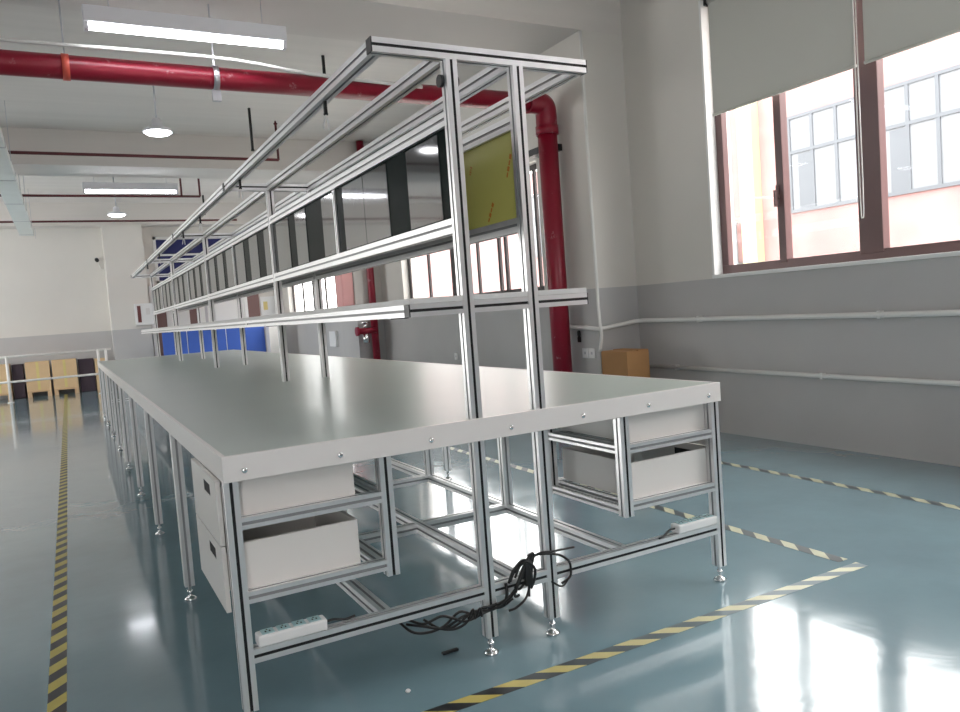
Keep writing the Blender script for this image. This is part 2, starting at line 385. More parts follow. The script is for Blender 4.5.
# high window with dark blue blind on the back wall, glazed screen and door below it
root = struct('window_7', None, None, 'high back window with navy blind'); root.location = (2.65, YB, 2.25)
bm = B()
for a, b in [(-1.1, -1.04), (-.03, .03), (1.04, 1.1)]: box(bm, (a, -.02, 0), (b, .05, 1.05))
box(bm, (-1.1, -.02, 0), (1.1, .05, .06)); box(bm, (-1.1, -.02, .99), (1.1, .05, 1.05)); box(bm, (-1.1, -.02, .62), (1.1, .05, .66))
part('window_frame', bm, 'reveal', root); part('blind', bx((-1.04, .055, .02), (1.04, .07, 1.03)), 'navy', root)
def backscreen():
    root = struct('door_1', None, None, 'row of white framed doors and panels in the back wall'); root.location = (2.8, YB-.03, 0)
    X = lambda v: v-2.8
    spans = [(1.36, 1.46, 'reveal', 'door_frame'), (1.46, 1.68, 'doorbrown', 'curtain'), (1.68, 1.86, 'reveal', 'door_frame'), (1.86, 2.18, 'brightpane', 'pane'),
             (2.18, 2.42, 'doorbrown', 'curtain'), (2.42, 2.52, 'brightpane', 'pane'), (2.52, 2.58, 'steel', 'door_frame'), (2.58, 2.74, 'brightpane', 'pane'), (2.74, 3.22, 'reveal', 'panel'),
             (3.22, 3.42, 'brightpane', 'pane'), (3.42, 3.5, 'reveal', 'door_frame'), (3.5, 3.78, 'doorbrown', 'curtain')]
    for a, b, k, nm in spans: part(nm, bx((X(a), -.05 if k == 'reveal' else -.03, 0), (X(b), .03, 2.1), .004), k, root)
    part('door_frame', bx((X(1.36), -.06, 2.1), (X(3.78), .03, 2.2), .004), 'reveal', root)
backscreen()

# ---- outside
g = bx((4.6, -30, -.5), (40, 45, -.3)); o = struct('ground', g, 'xground', 'paving outside')
bd = thing('building', 'pink rendered building with white framed windows, seen through the right windows', 'building', (14, 8, -.3))
bm = B(); box(bm, (0, -24, 0), (1.0, 26, 5.9)); part('facade', bm, 'facade', bd)
def xwin(y0, y1, z0, z1):
    y0 -= 8; y1 -= 8; z0 += .3; z1 += .3
    bm = B(); w = .07
    box(bm, (-.05, y0, z0), (.0, y1, z0+w)); box(bm, (-.05, y0, z1-w), (0, y1, z1)); zt = z1-.75*(z1-z0)/2
    box(bm, (-.05, y0, zt-w/2), (0, y1, zt+w/2)); n = 3
    for k in range(n+1):
        yy = y0+(y1-y0-w)*k/n
        for a, b in ((z0+w, zt-w/2), (zt+w/2, z1-w)): box(bm, (-.047, yy, a), (0, yy+w, b))
    f = part('window', bm, 'xgrey', bd); part('pane', bx((-.02, y0+w, z0+w), (-.008, y1-w, z1-w)), 'xwhite', f)
    part('sash', bx((-.04, y1-(y1-y0)*.36, z0+w), (-.021, y1-(y1-y0)*.14, zt-w)), 'xgrey', f)
xwin(7.6, 9.4, 2.75, 4.85); xwin(5.5, 7.3, 2.75, 4.85); xwin(3.3, 5.2, 2.75, 4.85); xwin(13, 15.5, 2.75, 4.85); xwin(17.5, 20, 2.75, 4.85); xwin(-1, 1.2, 2.75, 4.85)
part('pilaster', bx((-.25, 2.2, 0), (-.001, 2.62, 5.9)), 'xcream', bd)
bm = B()
for k in range(7): box(bm, (-.18, 2.85+k*.07, 2.1), (-.15, 2.88+k*.07, 3.0))
box(bm, (-.19, 2.82, 3.0), (-.14, 3.32, 3.05)); box(bm, (-.19, 2.82, 2.05), (0, 3.32, 2.1)); part('balcony_rail', bm, 'xwhite', bd)

# ================================================================ BLINDS
def blind(y0, y1, chain, label):
    root = thing('roller_blind', label, 'blind', (4.312, (y0+y1)/2, 2.555), 'roller blinds on the right window')
    h = (y1-y0)/2
    part('fabric', bx((-.002, -h+.012, 0), (.002, h-.012, .87)), 'blind', root)
    bm = B(); cyl(bm, (0, -h+.01, -.004), (0, h-.01, -.004), .011, 10); part('bottom_bar', bm, 'blind', root)
    bm = B(); cyl(bm, (.012, -h, .875), (.012, h, .875), .027, 16); part('roller_tube', bm, 'blind', root)
    for s in (-1, 1): part('bracket', bx((-.03, s*h-.006, .84), (.04, s*h+.006, .915)), 'cap', root)
    if chain:
        bm = B(); yc = -h-.012
        tube(bm, [(-.03, yc+.006, .87), (-.034, yc+.006, .0), (-.034, yc+.007, -.7), (-.034, yc+.006, -.96), (-.034, yc-.003, -.985), (-.034, yc-.012, -.96), (-.03, yc-.012, -.7), (-.03, yc-.011, 0), (-.03, yc-.010, .87)], .0035, 6, smooth=4)
        part('pull_chain', bm, 'rail', root)
    return root
blind(1.012, 2.272, True, 'grey roller blind half lowered, nearest the wall pillar, with a pull chain')
blind(-.25, .972, False, 'second grey roller blind from the pillar, cut by the right edge of the photo')

# ================================================================ WORKBENCH
TW, TL, SP = 1.8935, 9.98, 2.46
ROWS = [0.02 + SP*i for i in range(5)]
XA, XB = .813, 1.062
wb = thing('workbench', 'long double sided workbench of slotted aluminium profiles with overhead frame, shelf and drawers', 'workbench', (0, 0, 0))
part('tabletop', bx((.014, 0, .772), (TW-.014, TL-.014, .8), .001), 'top', wb, label='pale green grey tabletop mat')
def strip(lo, hi): return part('edge_strip', bx(lo, hi, .0015), 'edge', wb, label='white edge strip')
es = strip((0, -.014, .7275), (TW, -.0002, .8015))
strip((0, TL-.014, .7275), (TW, TL, .8015)); strip((0, 0, .7275), (.014, TL-.0142, .8015)); strip((TW-.014, 0, .7275), (TW, TL-.0142, .8015))
bm = B(); lathe(bm, [(.009, 0), (.009, .002), (.006, .0045), (.002, .005)], seg=12)
bmesh.ops.rotate(bm, verts=bm.verts, cent=(0,0,0), matrix=Matrix.Rotation(math.pi/2, 3, 'X')); scr = finish(bm, 'screw', 'chrome')
for x in (.06, .338, .636, .931, 1.227, 1.525, 1.829): part('screw', scr, None, es, (x, -.014, .756))
# meshes reused by many parts
def bar(p0, p1, w=.04, h=.04, dark=True):
    bm = B(); profile(bm, p0, p1, w, h)
    if not dark:
        for f in bm.faces: f.material_index = 2 if f.material_index else 0
    return finish(bm, 'bar', ALU, True)
legm = bar((0,0,.062), (0,0,.7275)); legg = bar((0,0,.062), (0,0,.7275), dark=False); postm = bar((0,0,.062), (0,0,1.957))
bm = B(); lathe(bm, [(.024, 0), (.025, .006), (.016, .013), (.007, .018), (.007, .03), (.011, .032), (.011, .042), (.006, .043), (.006, .063)], seg=18); footm = finish(bm, 'foot', 'chrome')
def leg(x, y, me=legm, name='leg'):
    o = part(name, me, None, wb, (x, y, 0)); part('foot', footm, None, o); return o
for i in range(9):
    y = min(.02+1.245*i, TL-.02)
    for x in (.0215, TW-.0215): leg(x, y, legm if i == 0 else legg)
for y in ROWS:
    leg(XA, y, postm, 'post'); leg(XB, y, postm, 'post')
# bottom rails, front end (between legs and posts)
RZ = .218
for a, b in [(.0415, XA-.02), (XA+.02, XB-.02), (XB+.02, TW-.0415)]: part('bottom_rail', bar((a, .02, RZ), (b, .02, RZ)), None, wb)
for a, b in [(.0415, XA-.02), (XA+.02, XB-.02), (XB+.02, TW-.0415)]: part('bottom_rail', bar((a, ROWS[4], RZ), (b, ROWS[4], RZ)), None, wb)
for x in (.455, .945, 1.40):
    part('bottom_rail', bar((x, .04, RZ), (x, ROWS[4]-.02, RZ)), None, wb)
crossA = bar((.475, 0, RZ), (.925, 0, RZ), dark=False); crossB = bar((.965, 0, RZ), (1.38, 0, RZ), dark=False)
suppm = bar((0, 0, .238), (0, 0, .772), dark=False)
for k in range(1, 11):
    y = .875*k
    part('cross_rail', crossA, None, wb, (0, y, 0)); part('cross_rail', crossB, None, wb, (0, y, 0))
    part('support', suppm, None, wb, (.455, y, 0)); part('support', suppm, None, wb, (1.40, y, 0))
# overhead frame
tcross = bar((.548, 0, 1.979), (1.346, 0, 1.979), .04, .044)
cross_s = bar((.548, 0, 1.979), (1.346, 0, 1.979), .04, .044)
for i, y in enumerate(ROWS):
    o = part('top_cross_beam', tcross if i == 0 else cross_s, None, wb, (0, y, 0))
    for x in (.546, 1.348): part('end_cap', bx((x-.002, -.02, 1.957), (x+.002, .02, 2.001)), 'cap', o)
seg = SP-.0402
tl_m = bar((0, .0201, 1.979), (0, seg+.0201, 1.979), .04, .044); ul_m = bar((0, .0201, 1.779), (0, seg+.0201, 1.779), .036, .045); ll_m = bar((0, .0201, 1.435), (0, seg+.0201, 1.435), .036, .048)
sh_m = bar((0, .0201, 1.167), (0, seg+.0201, 1.167)); mu_m = bar((0, 0, 1.459), (0, 0, 1.7565), .024, .03)
shx_m = bar((.605, 0, 1.167), (XA-.0205, 0, 1.167)); shx2 = bar((XA+.0205, 0, 1.167), (XB-.0205, 0, 1.167)); shx3 = bar((XB+.0205, 0, 1.167), (1.287, 0, 1.167))
for y in ROWS:
    for m_ in (shx_m, shx2, shx3): part('shelf_bracket', m_, None, wb, (0, y, 0))
bm = B(); cyl(bm, (0, 0, 1.141), (0, 0, 1.1465), .035, 14); capm = finish(bm, 'under_plate', 'cap')
random.seed(3)
MARKS = [(.095, 1.645, .085, .45), (.243, 1.505, .08, .6), (.374, 1.68, .035, .5)]
for i in range(4):
    y = ROWS[i]
    for x in (.568, 1.326, XA, XB): part('top_beam', tl_m, None, wb, (x, y, 0))
    for x in (XA, XB): part('upper_rail', ul_m, None, wb, (x, y, 0)); part('lower_rail', ll_m, None, wb, (x, y, 0)); part('mullion', mu_m, None, wb, (x, y+SP/2, 0))
    for x in (.625, 1.267): part('shelf_beam', sh_m, None, wb, (x, y, 0))
    # shelf board sits on the beams, split around the posts
    bm = B(); e = .0205
    box(bm, (.605, y-.02+.0005, 1.1875), (XA-e, y+SP-.0205, 1.2055), 0, .001); box(bm, (XB+e, y-.0195, 1.1875), (1.287, y+SP-.0205, 1.2055), 0, .001)
    box(bm, (XA+e, y-.0195, 1.1875), (XB-e, y+SP-.0205, 1.2055), 0, .001); box(bm, (XA-e, y+.0205, 1.1875), (XA+e, y+SP-.0215, 1.2055)); box(bm, (XB-e, y+.0205, 1.1875), (XB+e, y+SP-.0215, 1.2055))
    part('shelf_board', bm, 'shelf', wb)
    part('under_plate', capm, None, wb, (XA-.03, y+.12 if i else y+.5, 0))
    for h in range(2):
        a = y + (.0205 if h == 0 else SP/2+.013); b = y + (SP/2-.013 if h == 0 else SP-.0205)
        pn = part('board', bx((XA-.003, a, 1.4592), (XA+.003, b, 1.7563)), 'blackglass', wb, label='black glossy board')
        if i == 0 and h == 0: runs = [(.13, .40), (.60, .865), (.87, 1.135)]
        elif i == 0: runs = [(1.27, 1.46), (1.75, 1.955), (2.10, 2.38)]
        elif i == 1 and h == 0: runs = [(2.53, 2.70), (2.90, 3.15), (3.34, 3.62)]
        else:
            n = 3; wdt = (b-a)/n; runs = [(a+k*wdt+.03, a+(k+1)*wdt-.11) for k in range(n)]
        for (c, d) in runs:
            part('document_sheet', bx((XA-.0065, c, 1.466), (XA-.0032, d, 1.748)), 'pocket', pn, label='grey glossy sheet on the black board')
        fp = part('board', bx((XB-.003, a, 1.4592), (XB+.003, b, 1.7563)), 'film', wb, label='board covered in olive yellow protective film')
        if i == 0 and h == 0:
            for (yy, zz, ln, th) in MARKS:
                bm = B(); 
                for q in range(4):
                    t0 = -ln/2+ln*q/4+.002; t1 = t0+ln/4-.004; w_ = .0045+.003*(q % 2)
                    c0 = Vector((0, -math.sin(th)*t0, math.cos(th)*t0)); c1 = Vector((0, -math.sin(th)*t1, math.cos(th)*t1))
                    n_ = Vector((0, math.cos(th)*w_, math.sin(th)*w_)); X = XB-.0034
                    vs = [bm.verts.new(Vector((X, yy, zz))+p) for p in (c0-n_, c0+n_, c1+n_, c1-n_)]
                    vs2 = [bm.verts.new(v.co+Vector((.0003, 0, 0))) for v in vs]
                    bm.faces.new(vs); bm.faces.new(vs2[::-1])
                    for r_ in range(4): bm.faces.new((vs[r_], vs[(r_+1)%4], vs2[(r_+1)%4], vs2[r_]))
                part('printed_mark', bm, 'orange', fp)
for x in (XA-.0265, XA+.0265):
    bm = B(); cyl(bm, (x-.006, .034, 1.895), (x+.006, .034, 1.895), .02, 14); part('knob', bm, 'cap', wb, label='black knob')
# corner joint plates at the shelf's near corners
for x in (.603, 1.289): part('end_cap', bx((x-.002, 0.0, 1.147), (x+.002, .04, 1.187)), 'cap', wb)
# drawer frames and drawers
def unit(mirror):
    fx = (lambda x: x) if not mirror else (lambda x: TW-x)
    hx = .482 if not mirror else .475
    for y in (.02, .51):
        part('drawer_post', bar((fx(hx), y, .352), (fx(hx), y, .7275)), None, wb)
    for z in (.602, .388):
        for y in (.02, .51):
            x0, x1 = sorted((fx(.0415), fx(hx-.02))); part('drawer_rail', bar((x0, y, z), (x1, y, z), .034, .034, False), None, wb)
        for x in (.07 if not mirror else .06, hx-.04):
            part('drawer_rail', bar((fx(x), .036, z-.001), (fx(x), .494, z-.001), .026, .026), None, wb)
    part('drawer_rail', bar((fx(hx), .04, .372), (fx(hx), .49, .372), .03, .03), None, wb)
    part('drawer_rail', bar((fx(hx), .04, .60), (fx(hx), .49, .60), .03, .03), None, wb)
    for z0, z1, f0, f1 in ((.6185, .722, .540, .727), (.4045, .540, .345, .535)):
        a, b = sorted((fx(.046), fx(.390 if not mirror else .425))); t = .012
        bm = B()
        box(bm, (a, .037, z0), (b, .037+t, z1), 0, .001); box(bm, (a, .493-t, z0), (b, .493, z1), 0, .001)
        box(bm, (a, .037+t, z0), (b, .493-t, z0+t)); 
        xi = b if not mirror else a+t; box(bm, (xi-t, .037+t, z0+t), (xi, .493-t, z1))
        d = part('drawer', bm, 'lam', wb)
        # front panel with a slot, plugged by a plate painted dark as shade
        xo0, xo1 = sorted((fx(-.014), fx(-.001))); bm = B(); y0, y1 = .046, .52; sy0, sy1 = .15, .27; sz0 = f1-.062; sz1 = f1-.027
        box(bm, (xo0, y0, f0), (xo1, sy0, f1)); box(bm, (xo0, sy1, f0), (xo1, y1, f1)); box(bm, (xo0, sy0, f0), (xo1, sy1, sz0)); box(bm, (xo0, sy0, sz1), (xo1, sy1, f1))
        bmesh.ops.remove_doubles(bm, verts=bm.verts, dist=1e-5)
        part('front_panel', bm, 'lam', d)
        g0, g1 = sorted((fx(-.0125), fx(-.004))); part('slot_shade_plate', bx((g0, sy0+.0003, sz0+.0003), (g1, sy1-.0003, sz1-.0003)), 'dark', d, label='black plate painted as the shade in the hand slot')
        s0, s1 = sorted((fx(.0005), fx(.045))); part('front_bracket', bx((s0, .056, f0+.06), (s1, .07, f1-.02)), 'lam', d); part('front_bracket', bx((s0, .48, f0+.06), (s1, .492, f1-.02)), 'lam', d)
unit(False); unit(True)

# ================================================================ THINGS ON THE RAILS
def power_strip(loc, rz, label, n=4):
    r = thing('power_strip', label, 'power strip', loc, 'power strips on the bottom rail', rz)
    part('housing', bx((-.102, -.025, 0), (.102, .025, .034), .006), 'white', r)
    for k in range(n):
        x = -.07+k*.046
        s = part('socket', bx((x-.018, -.019, .0342), (x+.018, .019, .0365), .0008), 'teal', r)
        bm = B(); box(bm, (x-.008, -.009, .0366), (x-.004, .001, .0370)); box(bm, (x+.004, -.009, .0366), (x+.008, .001, .0370)); box(bm, (x-.002, .006, .0366), (x+.002, .012, .0370)); part('pin_holes', bm, 'dark', s)
    bm = B(); tube(bm, [(.100, 0, .018), (.125, 0, .018), (.145, .004, .012), (.17, .012, .004), (.2, .02, .004)], .004); part('cord', bm, 'black', r)
    return r
power_strip((.158, .022, .2385), 0, 'white power strip with teal sockets, on the rail under the left drawers')
power_strip((1.752, .022, .2385), math.pi, 'white power strip on the rail under the right drawers')
def cord():
    bm = B(); r = .0043; y = -.012
    tube(bm, [(.50,.05,.185),(.52,-.01,.165),(.57,-.015,.150),(.63,-.015,.155),(.69,-.01,.185),(.74,-.012,.165),(.79,-.012,.175),(.85,-.014,.18),(.90,-.016,.21),(.93,-.018,.27),(.96,-.02,.30),(1.0,-.016,.308),(1.08,-.014,.29),(1.12,-.012,.262),(1.14,0,.235),(1.13,-.01,.20),(1.09,-.014,.185)], r, 8, smooth=5)
    tube(bm, [(.52,.05,.19),(.56,-.012,.180),(.62,-.016,.190),(.66,-.016,.175),(.71,-.014,.150),(.78,-.014,.160),(.84,-.018,.172),(.89,-.022,.20),(.925,-.024,.25),(.95,-.022,.285),(.93,-.02,.295),(.90,-.018,.27),(.885,-.014,.24)], r, 8, smooth=5)
    tube(bm, [(.88,-.012,.235),(.895,-.02,.275),(.93,-.026,.305),(.965,-.026,.29),(.965,-.02,.25),(.955,-.018,.21),(.95,-.02,.175)], r*1.1, 8, smooth=5)
    tube(bm, [(.90,-.02,.27),(.94,-.03,.30),(.975,-.028,.27),(.975,-.022,.23),(.96,-.02,.20)], r*1.1, 8, smooth=5)
    tube(bm, [(.93,-.02,.24),(.945,-.028,.29),(.955,-.03,.25),(.94,-.024,.18),(.90,-.02,.15),(.87,-.018,.145)], r, 8, smooth=5)
    tube(bm, [(.72,-.012,.155),(.735,-.02,.185),(.745,-.012,.15),(.76,-.02,.182),(.77,-.012,.15)], r, 8, smooth=4)
    tube(bm, [(.855,-.014,.165),(.87,-.012,.20),(.872,-.005,.235)], r*1.3, 8, smooth=4)
    tube(bm, [(1.05,-.012,.20),(1.09,-.016,.175),(1.125,-.012,.20)], r*.8, 8, smooth=4)
    rnd = random.Random(5)
    for k in range(4):                         # loose turns of the coil hanging over the rail
        ph = rnd.random()*6.28; cx = .925+rnd.uniform(-.02, .03); cz = .245+rnd.uniform(-.02, .03); a = rnd.uniform(.015, .028); b = rnd.uniform(.04, .062); yy = -.02-.0025*k
        tube(bm, [(cx+a*math.cos(ph+t*.9)*.8+.55*b*math.sin(ph+t*.9), yy+rnd.uniform(-.002, .002), cz+b*math.sin(ph+t*.9)) for t in range(6)], r, 8, smooth=5)
    for k in range(3):
        x0 = .56+.03*k
        tube(bm, [(x0-.04, .03, .175), (x0, -.012, .172-.012*k), (x0+.07, -.016, .150-.006*k), (x0+.15, -.014, .170+.004*k), (x0+.22, -.012, .162), (x0+.27, -.014, .18)], r, 8, smooth=5)
    tube(bm, [(.955, -.02, .29), (1.0, -.018, .312), (1.06, -.014, .305), (1.12, -.008, .30), (1.16, .0, .295)], r*.9, 8, smooth=4)
    box(bm, (.935,-.033,.215), (.965,-.018,.295), 0, .004)
    solo('cord', bm, 'black', 'tangled black power cord looped round the two middle posts of the workbench', 'cord')
cord()
solo('cord_scrap', bx((.672, .105, 0), (.732, .120, .008), .002), 'black', 'small black scrap lying on the floor by the left middle post', 'scrap')
bm = B(); lathe(bm, [(.006, 0), (.009, .004), (.006, .008), (.002, .010)], (.477, -.05, 0), 10); solo('plastic_cap', bm, 'white', 'tiny white cap lying on the floor below the front rail', 'cap')
# hooks with white plugs under the outer top beam
hb = B(); box(hb, (-.006, -.006, -.045), (.006, .006, 0), 0, .001); cyl(hb, (0, 0, -.05), (0, 0, -.045), .009, 10); hbm = finish(hb, 'hook', 'black')
hp = B(); tube(hp, [(0, 0, -.05), (-.006, 0, -.07), (-.012, 0, -.10)], .003, 6); tube(hp, [(0, 0, -.05), (.006, 0, -.075), (.007, 0, -.105)], .003, 6); hpm = finish(hp, 'cord_end', 'white')
for k, (y, lab) in enumerate([(.55, 'nearest'), (2.12, 'second nearest'), (3.55, 'third'), (4.45, 'fourth'), (6.3, 'fifth'), (7.6, 'farthest')]):
    r = thing('cord_hook', 'black hook with white cord end under the left top beam, %s from the camera' % lab, 'hook', (.568, y, 1.957), 'cord hooks under the top beam')
    part('hook', hbm, None, r); part('cord_end', hpm, None, r)

# ================================================================ FLOOR TAPE
def tape(name_label, x, y, length, rz, mk, w=.056):
    bm = B(); box(bm, (0, -w/2, 0), (length, w/2, .0006)); me = finish(bm, 'floor_tape', mk)
    o = bpy.data.objects.new('floor_tape', me); COL.objects.link(o); o.location = (x, y, .0006); o.rotation_euler.z = rz
    o['label'] = name_label; o['category'] = 'tape'
tape('yellow and black striped tape across the near end of the workbench', -.576, -.212, 3.008, 0, 'tapeY')
tape('yellow and black striped tape along the aisle left of the workbench', -.478, -.165, 16.0, math.pi/2, 'tapeL', .055)
tape('faded striped tape running back just right of the workbench', 2.412, -.141, 15.0, math.pi/2, 'tapeW', .058)
tape('faded striped tape nearest the right wall', 3.463, -1.8, 16.5, math.pi/2, 'tapeW', .056)

# ================================================================ PIPES AND CONDUITS
fm = thing('fire_main', 'thick red fire main under the ceiling turning down beside the near pillar', 'pipe', (3.70, 3.70, 0))
bm = B(); pts = [(-10.5, 0, 2.985), (-.16, 0, 2.985)]
cyl(bm, (-11.7, 0, 2.985), (-.20, 0, 2.985), .08, 24); part('pipe', bm, 'red', fm)
bm = B(); tube(bm, [(-.20, 0, 2.985), (-.09, 0, 2.983), (-.02, 0, 2.965), (0, 0, 2.90), (0, 0, 2.74)], .098, 24, smooth=5); part('elbow', bm, 'red', fm)
bm = B(); cyl(bm, (0, 0, 0), (0, 0, 2.76), .09, 24); cyl(bm, (0, 0, 2.70), (0, 0, 2.78), .105, 24); part('riser', bm, 'red', fm)
for x, k, w in [(-3.88, 'clampred', .045), (-8.0, 'clampred', .045)]:
    bm = B(); cyl(bm, (x-w/2, 0, 2.985), (x+w/2, 0, 2.985), .087, 24); part('clamp', bm, k, fm); part('hanger', bx((x-.005, -.005, 3.07), (x+.005, .005, 3.52)), 'steel', fm)
bm = B(); cyl(bm, (-2.93, 0, 2.985), (-2.89, 0, 2.985), .092, 24); box(bm, (-2.94, -.02, 2.82), (-2.88, .02, 2.90)); box(bm, (-2.915, -.005, 3.07), (-2.905, .005, 3.52)); part('clamp', bm, 'steel', fm, label='grey steel clamp')
part('bracket', bx((-.03, -.03, 2.56), (.135, .31, 2.62)), 'cap', fm)
r2 = thing('hydrant', 'red fire hydrant branch with brass valve on the farther pillar', 'hydrant', (4.08, 9.58, 0))
bm = B(); cyl(bm, (0, 0, 0), (0, 0, 3.98), .06, 16); part('riser', bm, 'red', r2)
bm = B(); cyl(bm, (-.30, -.06, .93), (0, -.06, .93), .05, 14); cyl(bm, (-.34, -.06, .93), (-.30, -.06, .93), .075, 14); part('branch', bm, 'red', r2)
bm = B(); cyl(bm, (-.18, -.06, .95), (-.18, -.06, 1.06), .025, 12); lathe(bm, [(.06, 0), (.065, .01), (.06, .02)], (-.18, -.06, 1.06), 16); cyl(bm, (-.18, -.06, .88), (-.18, -.06, .74), .05, 14); part('valve', bm, 'chrome', r2)
# sprinkler branch lines
def branch(y, z, x1, drops, lab):
    r = thing('sprinkler_line', lab, 'pipe', (0, y, z), 'sprinkler branch lines'); bm = B(); cyl(bm, (XL+.05, 0, 0), (x1, 0, 0), .02, 10); part('pipe', bm, 'dred', r)
    for x in drops:
        bm = B(); cyl(bm, (x, 0, 0), (x, 0, .49), .017, 8); lathe(bm, [(.022, 0), (.03, .01), (.012, .03), (.01, .05)], (x, 0, .49), 10); part('sprinkler_head', bm, 'dred', r)
branch(8.6, 3.44, 2.49, (2.49, -2.5), 'nearest dark red sprinkler line under the ceiling, turned up at its end')
branch(11.75, 3.44, 1.90, (1.90, 1.60), 'second dark red sprinkler line, just beyond the farther tube lamp')
branch(14.8, 3.44, 3.1, (), 'farthest dark red sprinkler line before the back wall')
for (x, y, zb, lab) in [(2.03, 8.1, 3.46, 'black drop rod on the ceiling left of the top frame, beyond the first pillar'), (2.36, 5.9, 3.74, 'black drop rod on the ceiling nearest the camera'), (2.48, 15.0, 3.6, 'black drop rod on the ceiling near the back wall')]:
    bm = B(); cyl(bm, (x, y, zb), (x, y, 3.999 if y != 8.1 else 3.999), .018, 8); cyl(bm, (x, y, zb-.02), (x, y, zb), .024, 8); solo('ceiling_rod', bm, 'black', lab, 'rod', 'drop rods on the ceiling')
# white conduits
def conduit(pts, r, label, smooth=0, clips=()):
    root = thing('conduit', label, 'conduit', pts[0]); o = Vector(pts[0])
    bm = B(); tube(bm, [Vector(p)-o for p in pts], r, 10, smooth=smooth); part('pipe', bm, 'conduit', root)
    for c in clips: 
        c = Vector(c)-o; part('clip', bx(c-Vector((r*1.2, .012, r*1.3)), Vector((4.2995-o.x, c.y+.012, c.z+r*1.3)), .002), 'conduit', root)
conduit([(4.27, -5, .905), (4.27, 1, .932), (4.27, 3.2, .942), (4.22, 3.25, .938), (3.9, 3.262, .905), (3.825, 3.262, .90), (3.813, 3.30, .902), (3.813, 3.45, .915), (3.813, 3.82, .93), (3.70, 3.85, .93)], .02, 'upper white water pipe along the right wall, round the pillar', clips=[(4.278, 2.5, .94), (4.278, .9, .932)])
conduit([(4.275, -5, .48), (4.275, 1.2, .512), (4.275, 3.25, .53)], .017, 'lower white water pipe along the right wall, near the floor', clips=[(4.281, 1.35, .513), (4.281, 2.8, .526)])
conduit([(3.82, 3.27, 3.5), (3.822, 3.27, 2.2), (3.83, 3.27, 1.3), (3.815, 3.25, 1.1), (3.80, 3.22, .93), (3.812, 3.225, .84), (3.82, 3.272, .70)], .014, 'thin white cable duct down the corner of the near pillar', smooth=4)
conduit([(XL+.1, 3.56, 3.085), (-.9, 3.56, 3.085), (.2, 3.56, 3.09), (.9, 3.56, 3.085), (1.5, 3.56, 3.03), (2.4, 3.56, 3.0)], .014, 'thin white cable run just above the red fire main', smooth=3)
conduit([(-.73, 3.2, 3.3), (-.62, 3.2, 3.3), (-.52, 3.2, 3.31), (-.48, 3.2, 3.34), (-.48, 3.2, 3.55)], .014, 'short bent white cable run in the top left corner of the photo', smooth=3)
def socket(x, y, z, axis, lab):
    r = thing('wall_socket', lab, 'socket', (x, y, z), 'white wall sockets')
    if axis == 'x': part('plate', bx((-.012, -.045, -.045), (0, .045, .045), .003), 'white', r); part('pin_holes', bx((-.0135, -.012, -.012), (-.0121, .012, .012)), 'steel', r)
    else: part('plate', bx((-.045, -.012, -.045), (.045, 0, .045), .003), 'white', r); part('pin_holes', bx((-.012, -.0135, -.012), (.012, -.0121, .012)), 'steel', r)
socket(3.834, 3.40, .68, 'x', 'white socket on the near pillar below the water pipe, nearer the corner'); socket(3.834, 3.50, .68, 'x', 'white socket on the near pillar, left of its twin'); socket(4.299, 7.1, .53, 'x', 'white socket low on the wall beyond the near pillar')
solo('switch_box', bx((4.24, 12.2, .62), (4.299, 12.6, .92), .004), 'white', 'white box on the wall left of the hydrant', 'box')
solo('fuse_box', bx((4.22, 4.28, .78), (4.299, 4.42, 1.15), .004), 'lam', 'pale fuse box on the wall behind the red riser', 'box')
bm = B(); lathe(bm, [(.012, 0), (.016, .02), (.016, .05), (.008, .06)], (3.81, 3.56, .83), 10); box(bm, (3.804, 3.54, .78), (3.816, 3.58, .83)); solo('tap', bm, 'black', 'small black tap hanging from the water pipe at the near pillar', 'tap')

# cable tray
ct = thing('cable_tray', 'long galvanised cable tray under the ceiling at the far left', 'tray', (-.87, 0, 3.3))
part('trough', bx((-.125, YF+.1, 0), (.125, 15.9, .10), .004), 'tray', ct)
for k in range(11):
    y = -4.3+k*2.0; part('joint_band', bx((-.13, y-.02, -.004), (.13, y+.02, .104)), 'steel', ct)
    part('hanger', bx((.135, y+.7, -.002), (.143, y+.712, .7)), 'steel', ct)

# ================================================================ LAMPS
def tube_lamp():
    r = thing('tube_lamp', '', 'lamp', (0,0,0), 'tube lamps under the ceiling')
    part('housing', bx((-.66, -.045, .045), (.66, .045, .15), .006), 'housing', r)
    bm = B(); cyl(bm, (-.63, 0, .022), (.63, 0, .022), .022, 14); part('tube', bm, 'tube', r)
    for s in (-1, 1): part('end_cap', bx((s*.645-.014, -.03, -.004), (s*.645+.014, .03, .05), .003), 'housing', r)
    for s in (-1, 1):
        bm = B(); cyl(bm, (s*.5, 0, .15), (s*.5, 0, .36), .003, 6); part('wire', bm, 'steel', r)
    return r
def bay_lamp():
    r = thing('bay_lamp', '', 'lamp', (0,0,0), 'round bay lamps under the ceiling')
    bm = B(); lathe(bm, [(.15, .0), (.155, .012), (.13, .04), (.06, .06), (.05, .13), (.03, .15)], seg=24); part('reflector', bm, 'housing', r)
    bm = B(); lathe(bm, [(.05, -.035), (.11, -.022), (.14, -.001)], seg=24); part('lens', bm, 'lens', r)
    bm = B(); cyl(bm, (0, 0, .15), (0, 0, .69), .01, 8); part('rod', bm, 'steel', r)
    return r
T0, B0 = tube_lamp(), bay_lamp()
tubes = [(.60, 3.42, 3.15, 'lit tube lamp hanging above the red fire main'), (.72, 10.5, 3.28, 'lit tube lamp farther back, above the middle of the hall'), (-2.72, 10.9, 3.3, 'lit tube lamp over the left part of the hall, seen only mirrored in the boards')]
